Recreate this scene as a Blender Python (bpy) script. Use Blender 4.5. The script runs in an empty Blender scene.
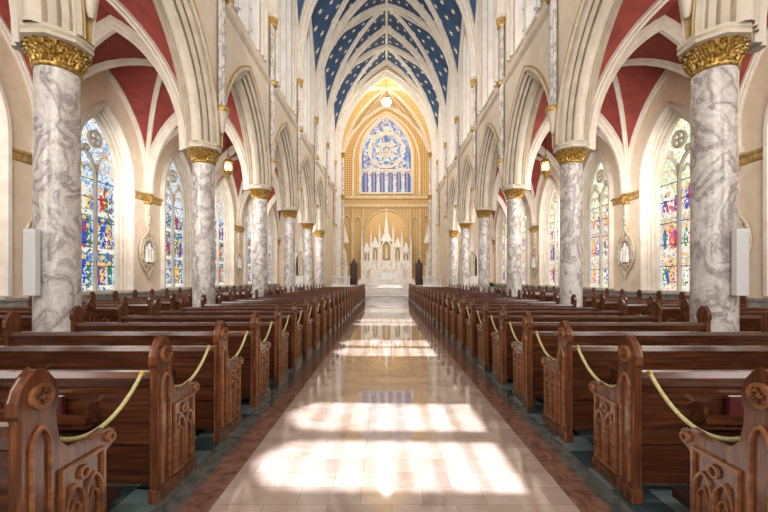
import bpy, math, random
from math import *
from mathutils import Vector
random.seed(3)
scene=bpy.context.scene
COL=scene.collection
S=4.65
YC=lambda k:5.8+S*k
# ------------------------------------------------------------ helpers
class MB:
    def __init__(s): s.v=[];s.f=[];s.m=[];s.uv={}
    def add(s,vs,fs,mi=0,uvs=None):
        o=len(s.v); s.v+=[tuple(v) for v in vs]
        for k,f in enumerate(fs):
            if uvs is not None: s.uv[len(s.f)]=[uvs[i] for i in f]
            s.f.append(tuple(i+o for i in f)); s.m.append(mi)
    def box(s,x0,x1,y0,y1,z0,z1,mi=0):
        if x0>x1:x0,x1=x1,x0
        if y0>y1:y0,y1=y1,y0
        s.add([(x0,y0,z0),(x1,y0,z0),(x1,y1,z0),(x0,y1,z0),(x0,y0,z1),(x1,y0,z1),(x1,y1,z1),(x0,y1,z1)],
              [(0,3,2,1),(4,5,6,7),(0,1,5,4),(1,2,6,5),(2,3,7,6),(3,0,4,7)],mi)
    def lathe(s,prof,c=(0,0),n=24,mi=0,ph=0.0,sx=1,sy=1):
        vs=[];fs=[]
        for r,z in prof:
            for i in range(n):
                t=2*pi*(i)/n+ph; vs.append((c[0]+sx*r*cos(t),c[1]+sy*r*sin(t),z))
        for j in range(len(prof)-1):
            for i in range(n):
                fs.append((j*n+i,j*n+(i+1)%n,(j+1)*n+(i+1)%n,(j+1)*n+i))
        fs.append(tuple(range(n))[::-1]); fs.append(tuple((len(prof)-1)*n+i for i in range(n)))
        s.add(vs,fs,mi)
    def prism(s,poly,f0,f1,mi=0):
        n=len(poly); vs=[f0(p) for p in poly]+[f1(p) for p in poly]
        fs=[tuple(range(n)),tuple(range(2*n-1,n-1,-1))]+[(i,(i+1)%n,n+(i+1)%n,n+i) for i in range(n)]
        s.add(vs,fs,mi)
    def sweep(s,path,prof,B,mi=0,closed=False,open_prof=False):
        P=[Vector(p) for p in path]; n=len(P); B=Vector(B).normalized(); m=len(prof); vs=[]
        for i in range(n):
            if closed: a=P[i]-P[i-1]; b=P[(i+1)%n]-P[i]
            else:
                a=P[i]-P[i-1] if i>0 else P[1]-P[0]
                b=P[i+1]-P[i] if i<n-1 else P[-1]-P[-2]
            a.normalize(); b.normalize(); na=B.cross(a); nb=B.cross(b); N=na+nb
            if N.length<1e-6: N=na.copy()
            N.normalize(); N=N/max(.4,N.dot(na))
            for p in prof: vs.append(P[i]+N*p[0]+B*p[1])
        fs=[]
        for i in range(n if closed else n-1):
            for j in range(m-1 if open_prof else m):
                i2=(i+1)%n; j2=(j+1)%m
                fs.append((i*m+j,i*m+j2,i2*m+j2,i2*m+j))
        if not closed and not open_prof:
            fs.append(tuple(range(m))[::-1]); fs.append(tuple((n-1)*m+j for j in range(m)))
        s.add(vs,fs,mi)
    def obj(s,name,mats,smooth=None,parent=None,link=True):
        me=bpy.data.meshes.new(name); me.from_pydata(s.v,[],s.f)
        if not isinstance(mats,(list,tuple)): mats=[mats]
        for m in mats: me.materials.append(m)
        if len(mats)>1: me.polygons.foreach_set('material_index',s.m)
        if s.uv:
            ul=me.uv_layers.new(name='UVMap')
            for pi,uv in s.uv.items():
                for li,u in zip(me.polygons[pi].loop_indices,uv): ul.data[li].uv=u
        me.validate(); me.update()
        if smooth:
            me.polygons.foreach_set('use_smooth',[True]*len(me.polygons))
            me.set_sharp_from_angle(angle=radians(smooth))
        o=bpy.data.objects.new(name,me)
        if parent: o.parent=parent; KIDS.setdefault(parent.name,[]).append(o)
        COL.objects.link(o)
        return o
KIDS={}
def tag(o,label,cat,group=None):
    o['label']=label; o['category']=cat
    if group: o['group']=group
    return o
def struct(o,label=None):
    o['kind']='structure'
    if label: o['label']=label
    return o
def root(name,label,cat,group=None,loc=(0,0,0)):
    e=bpy.data.objects.new(name,None); e.empty_display_size=.2; e.location=loc; COL.objects.link(e)
    tag(e,label,cat,group); return e
def clone(r,loc,rz=None,skip=()):
    c=r.copy(); COL.objects.link(c); c.location=loc
    if rz is not None: c.rotation_euler[2]=rz
    for k in KIDS.get(r.name,[]):
        if any(k.name.startswith(q) for q in skip): continue
        kk=k.copy(); kk.parent=c; COL.objects.link(kk)
        for g in KIDS.get(k.name,[]):
            if any(g.name.startswith(q) for q in skip): continue
            gg=g.copy(); gg.parent=kk; COL.objects.link(gg)
    return c
def ph(s_,a,h):
    R=(a*a+h*h)/(2*a); return sqrt(max(0,R*R-(R-s_)**2))
def apath(a,h,zs,n=12,zb=None,uc=0):
    R=(a*a+h*h)/(2*a); tm=acos(max(-1,min(1,(R-a)/R)))
    L=[(-a+R-R*cos(tm*i/n),zs+R*sin(tm*i/n)) for i in range(n+1)]
    Rr=[(-u,z) for u,z in L[:-1]][::-1]
    P=L+Rr
    if zb is not None: P=[(-a,zb)]+P+[(a,zb)]
    return [(u+uc,z) for u,z in P]
def arch_panel(mb,f,u0,u1,zb,zt,uc,a,z0,zs,h,n=12,mi=0):
    def q(a0,a1,b0,b1):
        if a1-a0>1e-4 and b1-b0>1e-4: mb.add([f(a0,b0),f(a1,b0),f(a1,b1),f(a0,b1)],[(0,1,2,3)],mi)
    q(u0,u1,zb,z0); q(u0,uc-a,z0,zt); q(uc+a,u1,z0,zt)
    P=apath(a,h,zs,n,uc=uc)
    for i in range(len(P)-1):
        mb.add([f(*P[i]),f(*P[i+1]),f(P[i+1][0],zt),f(P[i][0],zt)],[(0,1,2,3)],mi)
def rect(n,b): return [(-n,-b),(n,-b),(n,b),(-n,b)]
def circ(r,n=8): return [(r*cos(2*pi*i/n),r*sin(2*pi*i/n)) for i in range(n)]
# ------------------------------------------------------------ materials
def newmat(name):
    m=bpy.data.materials.new(name); m.use_nodes=True; nt=m.node_tree
    b=nt.nodes['Principled BSDF']; return m,nt,b
def lin(c): return tuple(((x/12.92) if x<=.04045 else ((x+.055)/1.055)**2.4) for x in c)+(1,)
def ramp(nt,fac,stops,interp='LINEAR'):
    r=nt.nodes.new('ShaderNodeValToRGB'); r.color_ramp.interpolation=interp
    e=r.color_ramp.elements
    while len(e)>1: e.remove(e[-1])
    e[0].position=stops[0][0]; e[0].color=lin(stops[0][1])
    for p,c in stops[1:]:
        x=e.new(p); x.color=lin(c)
    nt.links.new(fac,r.inputs[0]); return r.outputs[0]
def coords(nt,kind='Object',scale=(1,1,1),rnd=False):
    tc=nt.nodes.new('ShaderNodeTexCoord'); mp=nt.nodes.new('ShaderNodeMapping'); mp.inputs['Scale'].default_value=scale
    nt.links.new(tc.outputs[kind],mp.inputs[0]); out=mp.outputs[0]
    if rnd:
        oi=nt.nodes.new('ShaderNodeObjectInfo'); mu=nt.nodes.new('ShaderNodeMath'); mu.operation='MULTIPLY'; mu.inputs[1].default_value=37
        nt.links.new(oi.outputs['Random'],mu.inputs[0]); ad=nt.nodes.new('ShaderNodeVectorMath'); ad.operation='ADD'
        nt.links.new(out,ad.inputs[0]); nt.links.new(mu.outputs[0],ad.inputs[1]); out=ad.outputs[0]
    return out
def noise(nt,vec,scale=2,detail=6,dist=0,rough=.55):
    n=nt.nodes.new('ShaderNodeTexNoise'); n.inputs['Scale'].default_value=scale; n.inputs['Detail'].default_value=detail
    n.inputs['Distortion'].default_value=dist; n.inputs['Roughness'].default_value=rough
    nt.links.new(vec,n.inputs['Vector']); return n.outputs['Fac']
def mathn(nt,op,a,b=None):
    m=nt.nodes.new('ShaderNodeMath'); m.operation=op
    for i,x in enumerate((a,b)):
        if x is None: continue
        if isinstance(x,(int,float)): m.inputs[i].default_value=x
        else: nt.links.new(x,m.inputs[i])
    return m.outputs[0]
def mix(nt,fac,a,b):
    m=nt.nodes.new('ShaderNodeMix'); m.data_type='RGBA'
    if isinstance(fac,(int,float)): m.inputs[0].default_value=fac
    else: nt.links.new(fac,m.inputs[0])
    for i,x in ((6,a),(7,b)):
        if isinstance(x,tuple): m.inputs[i].default_value=lin(x)
        else: nt.links.new(x,m.inputs[i])
    return m.outputs[2]
def simple(name,c1,c2=None,rough=.6,metal=0,scale=3,sc=(1,1,1),coat=0,dist=0,bump=0,rnd=False):
    m,nt,b=newmat(name)
    b.inputs['Roughness'].default_value=rough; b.inputs['Metallic'].default_value=metal; b.inputs['Coat Weight'].default_value=coat
    if c2 is None: c2=tuple(x*.88 for x in c1)
    v=coords(nt,scale=sc,rnd=rnd); f=noise(nt,v,scale,6,dist)
    nt.links.new(ramp(nt,f,[(.35,c1),(.65,c2)]),b.inputs['Base Color'])
    return m
CREAM=simple('cream_plaster',(.89,.83,.74),(.85,.78,.69),.7)
CREAM2=simple('cream_stone_moulding',(.87,.82,.75),(.80,.75,.67),.6)
AISLEW=simple('warm_cream_wall',(.93,.86,.77),(.89,.81,.71),.75)
RIB=simple('cream_rib',(.90,.87,.82),(.85,.80,.74),.6)
WHITE=simple('white_marble',(.94,.92,.90),(.86,.83,.80),.35)
GOLD=simple('gilding',(.90,.75,.42),(.48,.34,.15),.4,.55,22)
GOLDP=simple('gold_paint',(.80,.68,.45),(.66,.53,.33),.5,.3,6)
RED=simple('red_vault_plaster',(.60,.25,.21),(.50,.19,.16),.75)
GREYM=simple('grey_marble_dado',(.70,.68,.66),(.52,.50,.50),.3,scale=4,dist=1.5)
IRON=simple('dark_iron',(.12,.10,.09),(.2,.17,.13),.4,.8)
WOODL=simple('lighter_oiled_wood',(.60,.39,.23),(.40,.23,.14),.3,scale=3,sc=(2,2,9),coat=.3)
DARKW=simple('dark_wood',(.28,.15,.10),(.18,.09,.06),.4,scale=4)
PLANT=simple('leaf_green',(.25,.45,.18),(.15,.32,.10),.6)
def marble():
    m,nt,b=newmat('veined_marble'); v=coords(nt,scale=(1.0,1.0,.75),rnd=True)
    f=noise(nt,v,2.2,10,.7,.62); f2=noise(nt,v,7.0,8,1.0,.6)
    c=ramp(nt,f,[(.32,(.90,.88,.86)),(.43,(.84,.81,.79)),(.495,(.62,.58,.57)),(.53,(.82,.79,.77)),(.60,(.90,.88,.86)),(.67,(.75,.71,.69)),(.72,(.88,.86,.84))])
    c2=ramp(nt,f2,[(.44,(1,1,1)),(.50,(.82,.79,.77)),(.55,(1,1,1))])
    mm=nt.nodes.new('ShaderNodeMix'); mm.data_type='RGBA'; mm.blend_type='MULTIPLY'; mm.inputs[0].default_value=.5
    nt.links.new(c,mm.inputs[6]); nt.links.new(c2,mm.inputs[7]); nt.links.new(mm.outputs[2],b.inputs['Base Color'])
    b.inputs['Roughness'].default_value=.2; return m
MARB=marble()
def wood(name,sc,c):
    m,nt,b=newmat(name); v=coords(nt,scale=sc,rnd=True); f=noise(nt,v,3,8,.5)
    nt.links.new(ramp(nt,f,[(.3,c[0]),(.5,c[1]),(.7,c[2])]),b.inputs['Base Color'])
    b.inputs['Roughness'].default_value=.24; b.inputs['Coat Weight'].default_value=.6; b.inputs['Coat Roughness'].default_value=.11; return m
WOODX=wood('pew_wood_long_grain',(.7,10,10),((.41,.23,.14),(.31,.165,.10),(.21,.11,.07))); WOODZ=wood('pew_wood_upright_grain',(9,9,1.0),((.50,.30,.18),(.38,.21,.12),(.26,.14,.08)))
def tiles():
    m,nt,b=newmat('polished_beige_marble_tiles')
    v=coords(nt)
    br=nt.nodes.new('ShaderNodeTexBrick'); nt.links.new(v,br.inputs[0])
    br.inputs['Scale'].default_value=1; br.inputs['Brick Width'].default_value=.42; br.inputs['Row Height'].default_value=.21
    br.inputs['Mortar Size'].default_value=.002; br.inputs['Bias'].default_value=-.1
    br.inputs['Color1'].default_value=lin((.74,.67,.63)); br.inputs['Color2'].default_value=lin((.65,.57,.53)); br.inputs['Mortar'].default_value=lin((.54,.46,.42))
    f=noise(nt,v,2.6,8,1.2); c=ramp(nt,f,[(.3,(1,1,1)),(.55,(.94,.91,.89)),(.7,(.82,.76,.73))])
    mm=nt.nodes.new('ShaderNodeMix'); mm.data_type='RGBA'; mm.blend_type='MULTIPLY'; mm.inputs[0].default_value=.8
    nt.links.new(br.outputs[0],mm.inputs[6]); nt.links.new(c,mm.inputs[7]); nt.links.new(mm.outputs[2],b.inputs['Base Color'])
    b.inputs['Roughness'].default_value=.06; b.inputs['Specular IOR Level'].default_value=.7; b.inputs['Coat Weight'].default_value=.7; b.inputs['Coat Roughness'].default_value=.02; return m
TILE=tiles()
def pewfloor():
    m,nt,b=newmat('dark_green_marble_tiles'); v=coords(nt)
    ck=nt.nodes.new('ShaderNodeTexChecker'); ck.inputs['Scale'].default_value=3.3; nt.links.new(v,ck.inputs[0])
    ck.inputs[1].default_value=lin((.16,.22,.23)); ck.inputs[2].default_value=lin((.44,.50,.50))
    f=noise(nt,v,5,8,2); c=mix(nt,mathn(nt,'MULTIPLY',f,.6),ck.outputs[0],(.24,.34,.36))
    nt.links.new(c,b.inputs['Base Color']); b.inputs['Roughness'].default_value=.07; return m
PFLOOR=pewfloor()
BORD=simple('red_brown_marble_border',(.52,.38,.32),(.37,.25,.21),.08,scale=5,dist=2)
BORD2=simple('grey_green_marble_border',(.40,.39,.37),(.24,.26,.26),.08,scale=5,dist=2)
def starmat():
    m,nt,b=newmat('blue_vault_with_gold_stars')
    tc=nt.nodes.new('ShaderNodeTexCoord'); sp=nt.nodes.new('ShaderNodeSeparateXYZ'); nt.links.new(tc.outputs['UV'],sp.inputs[0])
    k=1/.66; u=mathn(nt,'MULTIPLY',sp.outputs[0],k); v=mathn(nt,'MULTIPLY',sp.outputs[1],k)
    u=mathn(nt,'ADD',u,mathn(nt,'MULTIPLY',mathn(nt,'FLOOR',v),.5))
    x=mathn(nt,'SUBTRACT',mathn(nt,'FRACT',u),.5); y=mathn(nt,'SUBTRACT',mathn(nt,'FRACT',v),.5)
    r=mathn(nt,'SQRT',mathn(nt,'ADD',mathn(nt,'MULTIPLY',x,x),mathn(nt,'MULTIPLY',y,y)))
    th=mathn(nt,'MULTIPLY',mathn(nt,'ARCTAN2',y,x),5); lim=mathn(nt,'ADD',mathn(nt,'MULTIPLY',mathn(nt,'COSINE',th),.06),.14)
    s_=mathn(nt,'LESS_THAN',r,lim); f=noise(nt,tc.outputs['UV'],1.2,4)
    blue=ramp(nt,f,[(.3,(.22,.33,.46)),(.7,(.15,.24,.36))])
    nt.links.new(mix(nt,s_,blue,(.92,.88,.76)),b.inputs['Base Color']); b.inputs['Roughness'].default_value=.7; return m
STAR=starmat()
def diaper():
    m,nt,b=newmat('gold_diaper_stencil_wall'); v=coords(nt)
    sp=nt.nodes.new('ShaderNodeSeparateXYZ'); nt.links.new(v,sp.inputs[0])
    h=mathn(nt,'ADD',sp.outputs[0],sp.outputs[1])
    a=mathn(nt,'SINE',mathn(nt,'MULTIPLY',mathn(nt,'ADD',h,sp.outputs[2]),13)); c=mathn(nt,'SINE',mathn(nt,'MULTIPLY',mathn(nt,'SUBTRACT',h,sp.outputs[2]),13))
    f=mathn(nt,'MULTIPLY',a,c)
    nt.links.new(ramp(nt,mathn(nt,'ADD',mathn(nt,'MULTIPLY',f,.5),.5),[(.3,(.85,.72,.48)),(.55,(.80,.66,.41)),(.8,(.66,.51,.30))]),b.inputs['Base Color'])
    b.inputs['Roughness'].default_value=.5; return m
DIAP=diaper()
def glass(name,pal,strength,cell=6,top=5.0,toppal=None,robes=None,rose=False):
    m=bpy.data.materials.new(name); m.use_nodes=True; nt=m.node_tree; nt.nodes.clear()
    M=lambda op,a,b=None:mathn(nt,op,a,b)
    out=nt.nodes.new('ShaderNodeOutputMaterial'); em=nt.nodes.new('ShaderNodeEmission'); em.inputs[1].default_value=strength
    tc=nt.nodes.new('ShaderNodeTexCoord')
    oi=nt.nodes.new('ShaderNodeObjectInfo'); ad=nt.nodes.new('ShaderNodeVectorMath'); ad.operation='ADD'
    mu=M('MULTIPLY',oi.outputs['Random'],23); cb=nt.nodes.new('ShaderNodeCombineXYZ'); nt.links.new(mu,cb.inputs[0])
    nt.links.new(tc.outputs['UV'],ad.inputs[0]); nt.links.new(cb.outputs[0],ad.inputs[1])
    def vor(sc,feat='F1'):
        v=nt.nodes.new('ShaderNodeTexVoronoi'); v.voronoi_dimensions='2D'; v.feature=feat; v.inputs['Scale'].default_value=sc
        nt.links.new(ad.outputs[0],v.inputs['Vector']); return v
    def sep(o):
        q=nt.nodes.new('ShaderNodeSeparateColor'); nt.links.new(o,q.inputs[0]); return q
    s1=sep(vor(cell).outputs['Color']); s2=sep(vor(cell*.36).outputs['Color'])
    fac=M('FRACT',M('ADD',M('MULTIPLY',s2.outputs[0],.9),M('MULTIPLY',s1.outputs[0],.35)))
    n=len(pal); c=ramp(nt,fac,[(i/n,p) for i,p in enumerate(pal)],'CONSTANT')
    sp=nt.nodes.new('ShaderNodeSeparateXYZ'); nt.links.new(tc.outputs['UV'],sp.inputs[0])
    if robes:
        u=M('SUBTRACT',M('ABSOLUTE',sp.outputs[0]),.48); vv=M('DIVIDE',M('SUBTRACT',sp.outputs[1],1.25),1.25)
        p=M('FLOOR',vv); q=M('MULTIPLY',M('FRACT',vv),1.75)
        wn=nt.nodes.new('ShaderNodeTexWhiteNoise'); wn.noise_dimensions='3D'; cc=nt.nodes.new('ShaderNodeCombineXYZ')
        nt.links.new(M('SIGN',sp.outputs[0]),cc.inputs[0]); nt.links.new(p,cc.inputs[1]); nt.links.new(oi.outputs['Random'],cc.inputs[2]); nt.links.new(cc.outputs[0],wn.inputs['Vector'])
        wob=M('MULTIPLY',M('SUBTRACT',s2.outputs[1],.5),.05)
        def ell(cx,cy,rx,ry):
            a=M('DIVIDE',M('SUBTRACT',M('ADD',u,wob),cx),rx); b=M('DIVIDE',M('SUBTRACT',q,cy),ry)
            return M('LESS_THAN',M('ADD',M('MULTIPLY',a,a),M('MULTIPLY',b,b)),1)
        nr=len(robes)
        for (cx,cy,hs,off) in ((.24,.50,.85,.37),(-.24,.46,.8,.71),(.10,.42,.7,.53),(-.07,.60,1.1,.0)):
            rf=M('FRACT',M('ADD',M('ADD',wn.outputs['Value'],off),M('MULTIPLY',s1.outputs[2],.16)))
            rc=ramp(nt,rf,[(i/nr,x) for i,x in enumerate(robes)],'CONSTANT')
            c=mix(nt,ell(cx,cy+.66*hs,.085,.12),c,(.95,.80,.45))
            c=mix(nt,ell(cx,cy,.12*hs,.58*hs),c,rc)
            c=mix(nt,ell(cx,cy+.66*hs,.045,.08),c,(.88,.68,.55))
        edge=M('GREATER_THAN',M('ABSOLUTE',u),.39); c=mix(nt,M('MULTIPLY',edge,M('GREATER_THAN',s1.outputs[0],.35)),c,(.82,.86,.88))
        bar=M('GREATER_THAN',q,1.52); c=mix(nt,M('MULTIPLY',bar,M('GREATER_THAN',s1.outputs[1],.25)),c,(.92,.90,.82))
    if rose:
        dx=sp.outputs[0]; dz=M('SUBTRACT',sp.outputs[1],15.2)
        r=M('SQRT',M('ADD',M('MULTIPLY',dx,dx),M('MULTIPLY',dz,dz)))
        pet=M('COSINE',M('MULTIPLY',M('ARCTAN2',dz,dx),8))
        rr=M('ADD',r,M('MULTIPLY',pet,.12))
        ringc=ramp(nt,M('DIVIDE',rr,2.0),[(0,(.95,.88,.66)),(.16,(.60,.44,.54)),(.27,(.88,.90,.93)),(.48,(.95,.94,.91)),(.62,(.60,.68,.82)),(.78,(.90,.90,.93)),(.9,(.44,.54,.76))],'CONSTANT')
        c=mix(nt,M('MULTIPLY',M('LESS_THAN',r,1.85),M('GREATER_THAN',s1.outputs[0],.20)),c,ringc)
        row=M('LESS_THAN',sp.outputs[1],13.0); fx=M('ABSOLUTE',M('SUBTRACT',M('FRACT',M('DIVIDE',M('ADD',sp.outputs[0],2.66),.887)),.5))
        c=mix(nt,M('MULTIPLY',row,M('LESS_THAN',fx,.26)),c,(.36,.46,.70)); c=mix(nt,M('MULTIPLY',row,M('LESS_THAN',fx,.12)),c,(.76,.64,.62)); c=mix(nt,M('MULTIPLY',row,M('GREATER_THAN',fx,.34)),c,(.88,.90,.92))
        edge2=M('GREATER_THAN',M('ABSOLUTE',sp.outputs[0]),2.45); c=mix(nt,edge2,c,(.36,.48,.74))
    if toppal:
        n=len(toppal); c2=ramp(nt,s1.outputs[1],[(i/n,p) for i,p in enumerate(toppal)],'CONSTANT')
        g=M('GREATER_THAN',M('ADD',sp.outputs[1],M('MULTIPLY',s2.outputs[1],.8)),top)
        c=mix(nt,g,c,c2)
    e=vor(cell,'DISTANCE_TO_EDGE'); l=M('LESS_THAN',e.outputs['Distance'],.03)
    c=mix(nt,l,c,(.24,.24,.28))
    nt.links.new(c,em.inputs[0]); nt.links.new(em.outputs[0],out.inputs[0]); return m
GL_L=glass('stained_glass_blue',[(.24,.40,.66),(.44,.60,.78),(.20,.34,.58),(.60,.72,.82),(.30,.50,.42),(.50,.46,.36),(.26,.36,.62)],1.25,15,4.9,[(.80,.88,.95),(.95,.95,.95),(.50,.68,.88),(.88,.84,.70)],
  [(.80,.80,.84),(.18,.32,.68),(.76,.24,.22),(.92,.76,.42),(.44,.24,.50),(.92,.88,.80),(.20,.48,.32)])
GL_R=glass('stained_glass_rose',[(.94,.88,.72),(.72,.80,.58),(.95,.82,.62),(.66,.74,.82),(.90,.68,.60),(.96,.94,.86),(.72,.62,.80)],1.25,15,4.9,[(.98,.97,.90),(.97,.90,.68),(1,1,.95),(.78,.88,.72)],
  [(.96,.88,.84),(.78,.20,.26),(.50,.30,.68),(.96,.78,.42),(.84,.42,.50),(.98,.96,.92),(.34,.56,.36),(.30,.36,.72)])
GL_C=glass('stained_glass_chancel',[(.68,.72,.82),(.88,.88,.92),(.52,.60,.78),(.82,.80,.86),(.74,.66,.70),(.94,.93,.90),(.46,.56,.78)],1.1,3.6,30,rose=True)
def clear():
    m=bpy.data.materials.new('pale_leaded_glass'); m.use_nodes=True; nt=m.node_tree; nt.nodes.clear()
    out=nt.nodes.new('ShaderNodeOutputMaterial'); t=nt.nodes.new('ShaderNodeBsdfTransparent'); e=nt.nodes.new('ShaderNodeEmission')
    v=coords(nt); f=noise(nt,v,2,3); nt.links.new(ramp(nt,f,[(.4,(.88,.92,.97)),(.6,(.62,.74,.90))]),e.inputs[0]); e.inputs[1].default_value=1.0
    t.inputs[0].default_value=(.9,.9,.9,1); mx=nt.nodes.new('ShaderNodeMixShader'); mx.inputs[0].default_value=.55
    nt.links.new(t.outputs[0],mx.inputs[1]); nt.links.new(e.outputs[0],mx.inputs[2]); nt.links.new(mx.outputs[0],out.inputs[0]); return m
GL_T=clear()
def emis(name,c,s_):
    m=bpy.data.materials.new(name); m.use_nodes=True; nt=m.node_tree; nt.nodes.clear(); out=nt.nodes.new('ShaderNodeOutputMaterial')
    e=nt.nodes.new('ShaderNodeEmission'); e.inputs[0].default_value=lin(c); e.inputs[1].default_value=s_; nt.links.new(e.outputs[0],out.inputs[0]); return m
LAMPG=emis('lit_lamp_glass',(1,.90,.72),4)
LAMPB=emis('bright_lamp_glass',(1,.95,.84),90)
ROPE=simple('pale_olive_cord',(.80,.77,.56),(.70,.66,.44),.8,scale=60)
CHANV=simple('pale_gold_vault',(.88,.77,.56),(.81,.69,.46),.65)
AMBER=simple('gold_mosaic_recess',(.80,.66,.40),(.68,.52,.29),.4,.2,14)
CREAMG=simple('cream_gold_panel',(.86,.79,.64),(.80,.70,.52),.5)
PALEP=simple('pale_plaque_stone',(.86,.81,.72),(.74,.67,.57),.5,scale=12)
REDB=simple('red_book_cloth',(.34,.08,.08),(.25,.05,.06),.6)
SPK=simple('white_speaker_enamel',(.90,.90,.90),(.87,.87,.87),.4)
KNEE=simple('dark_red_vinyl',(.22,.10,.08),(.16,.07,.06),.45)
# ------------------------------------------------------------ floor
YW=-3.5; YE=33.7; XW=9.45
mb=MB(); mb.box(-XW,XW,YW,41.3,-.2,0); struct(mb.obj('floor',PFLOOR),'dark green and grey polished marble floor under the pews')
mb=MB(); mb.box(-1.17,1.20,YW,29.2,0,.012); struct(mb.obj('floor',TILE),'polished beige marble tile centre aisle')
n_=1
for s,a in ((-1,1.17),(1,1.20)):
    mb=MB(); mb.box(s*a,s*(a+.2),YW,29.2,0,.012); struct(mb.obj('trim_%d'%n_,BORD),'red-brown marble floor border'); n_+=1
    mb=MB(); mb.box(s*(a+.2),s*1.54,YW,29.2,0,.010); struct(mb.obj('trim_%d'%n_,BORD2),'grey-green marble floor border'); n_+=1
# ------------------------------------------------------------ nave arcade walls
ZS=5.08; AA=2.27; AH=3.42; ZV=12.2
WO=.53; WA=.42
for s,side in ((-1,'left'),(1,'right')):
    mb=MB()
    for xf in (4.6,5.4):
        f=lambda u,z,xf=xf:(s*xf,u,z)
        for k in range(-2,6):
            y0,y1=YC(k),YC(k+1); yc=(y0+y1)/2
            if k<5: arch_panel(mb,f,y0,y1,ZS,9.2,yc,AA,ZS,ZS,AH,14)
            else: mb.add([f(y0,0),f(y1,0),f(y1,9.2),f(y0,9.2)],[(0,1,2,3)])
    mb.add([(s*4.6,YC(5),0),(s*5.4,YC(5),0),(s*5.4,YC(5),ZS),(s*4.6,YC(5),ZS)],[(0,1,2,3)])
    struct(mb.obj('wall_arcade_'+side,CREAM),'cream plaster nave arcade wall')
    mb=MB(); f=lambda u,z:(s*4.62,u,z)
    for k in range(-2,6):
        yc=YC(k)+S/2
        arch_panel(mb,f,YC(k),yc,9.2,18.2,yc-WO,WA,9.65,14.9,.9,8); arch_panel(mb,f,yc,YC(k+1),9.2,18.2,yc+WO,WA,9.65,14.9,.9,8)
    struct(mb.obj('wall_clerestory_'+side,CREAM),'cream plaster clerestory wall')
    for z,mt in ((9.12,CREAM2),):
        mb=MB(); pr=[(0,z-.14),(.08,z-.08),(.13,z-.02),(.13,z+.06),(0,z+.10)]
        mb.prism(pr,lambda p:(s*(4.62-p[0]),YW,p[1]),lambda p:(s*(4.62-p[0]),YE,p[1]))
        struct(mb.obj('trim_%d'%n_,mt),'moulded string course'); n_+=1
# arcade arches
half=[(0,.44),(.06,.47),(.12,.43),(.06,.375),(.08,.345),(.17,.37),(.24,.315),(.17,.255),(.13,.235),(.25,.255),(.34,.20),(.27,.145),(.22,.115),(.36,.13),(.44,.06),(.45,0)]
prof=half+[(n,-b) for n,b in half[:-1]][::-1]
P=[(0,u,z) for u,z in apath(AA,AH,ZS,18)]
T=root('arcade_arch','cream many-moulded pointed arch between marble columns','arch','nave arcade arches',(-5,YC(-2)+S/2,0))
mb=MB(); mb.sweep(P,prof,(-1,0,0),open_prof=True); mb.obj('archivolt',CREAM2,40,T)
mb=MB()
for sg in (-1,1): mb.sweep([(0,u,z) for u,z in apath(AA+.03,AH+.06,ZS,18)],[(.0,sg*.40),(.0,sg*.45),(.03,sg*.47),(.05,sg*.44),(.05,sg*.40)],(-1,0,0))
o=mb.obj('hood_mould',GOLDP,40,T); o['label']='gold-painted hood mould'
for s in (-1,1):
    for k in range(-2,5):
        if (s,k)==(-1,-2): continue
        clone(T,(s*5,YC(k)+S/2,0))
# clerestory windows
def clere(s):
    T=root('clerestory_window','pair of pale leaded lancets with white tracery','window','clerestory windows',(s*4.62,YC(-2)+S/2,0))
    g=MB(); fr=MB(); bars=MB()
    for c in (-WO,WO):
        pts=apath(WA,.9,14.9,8,9.65,c)
        g.add([(s*.22,u,z) for u,z in pts],[tuple(range(len(pts)))])
        pr=[(-.08,-.04),(.0,-.05),(.02,.05),(.02,.24),(-.02,.24),(-.08,.0)]
        fr.sweep([(0,u,z) for u,z in pts],[(n,-s*b) for n,b in pr],(-1,0,0))
        fr.box(-.05,s*.24,c-.44,c+.44,9.53,9.65)
        for i in range(7): bars.box(s*.20,s*.24,c-WA,c+WA,10.3+i*.75,10.315+i*.75)
    fr.sweep([(-s*.03,u,z) for u,z in apath(1.22,2.0,14.9,12,9.6)],[(n,-s*b) for n,b in [(-.08,-.0),(-.06,-.10),(.04,-.10),(.06,0)]],(-1,0,0))
    fr.sweep([(-s*.03,u,z) for u,z in apath(1.55,2.5,14.6,12,9.6)],[(n,-s*b) for n,b in [(-.06,-.0),(-.05,-.12),(.03,-.12),(.05,0)]],(-1,0,0))
    fr.sweep([(-s*.03,.28*cos(t*pi/8),15.95+.28*sin(t*pi/8)) for t in range(16)],rect(.04,.05),(-1,0,0),closed=True)
    g.obj('glass',GL_T,None,T); fr.obj('stone_frame',RIB,40,T); bars.obj('glazing_bars',IRON,None,T); return T
for s in (-1,1):
    T=clere(s)
    for k in range(-1,6): clone(T,(s*4.62,YC(k)+S/2,0))
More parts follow.
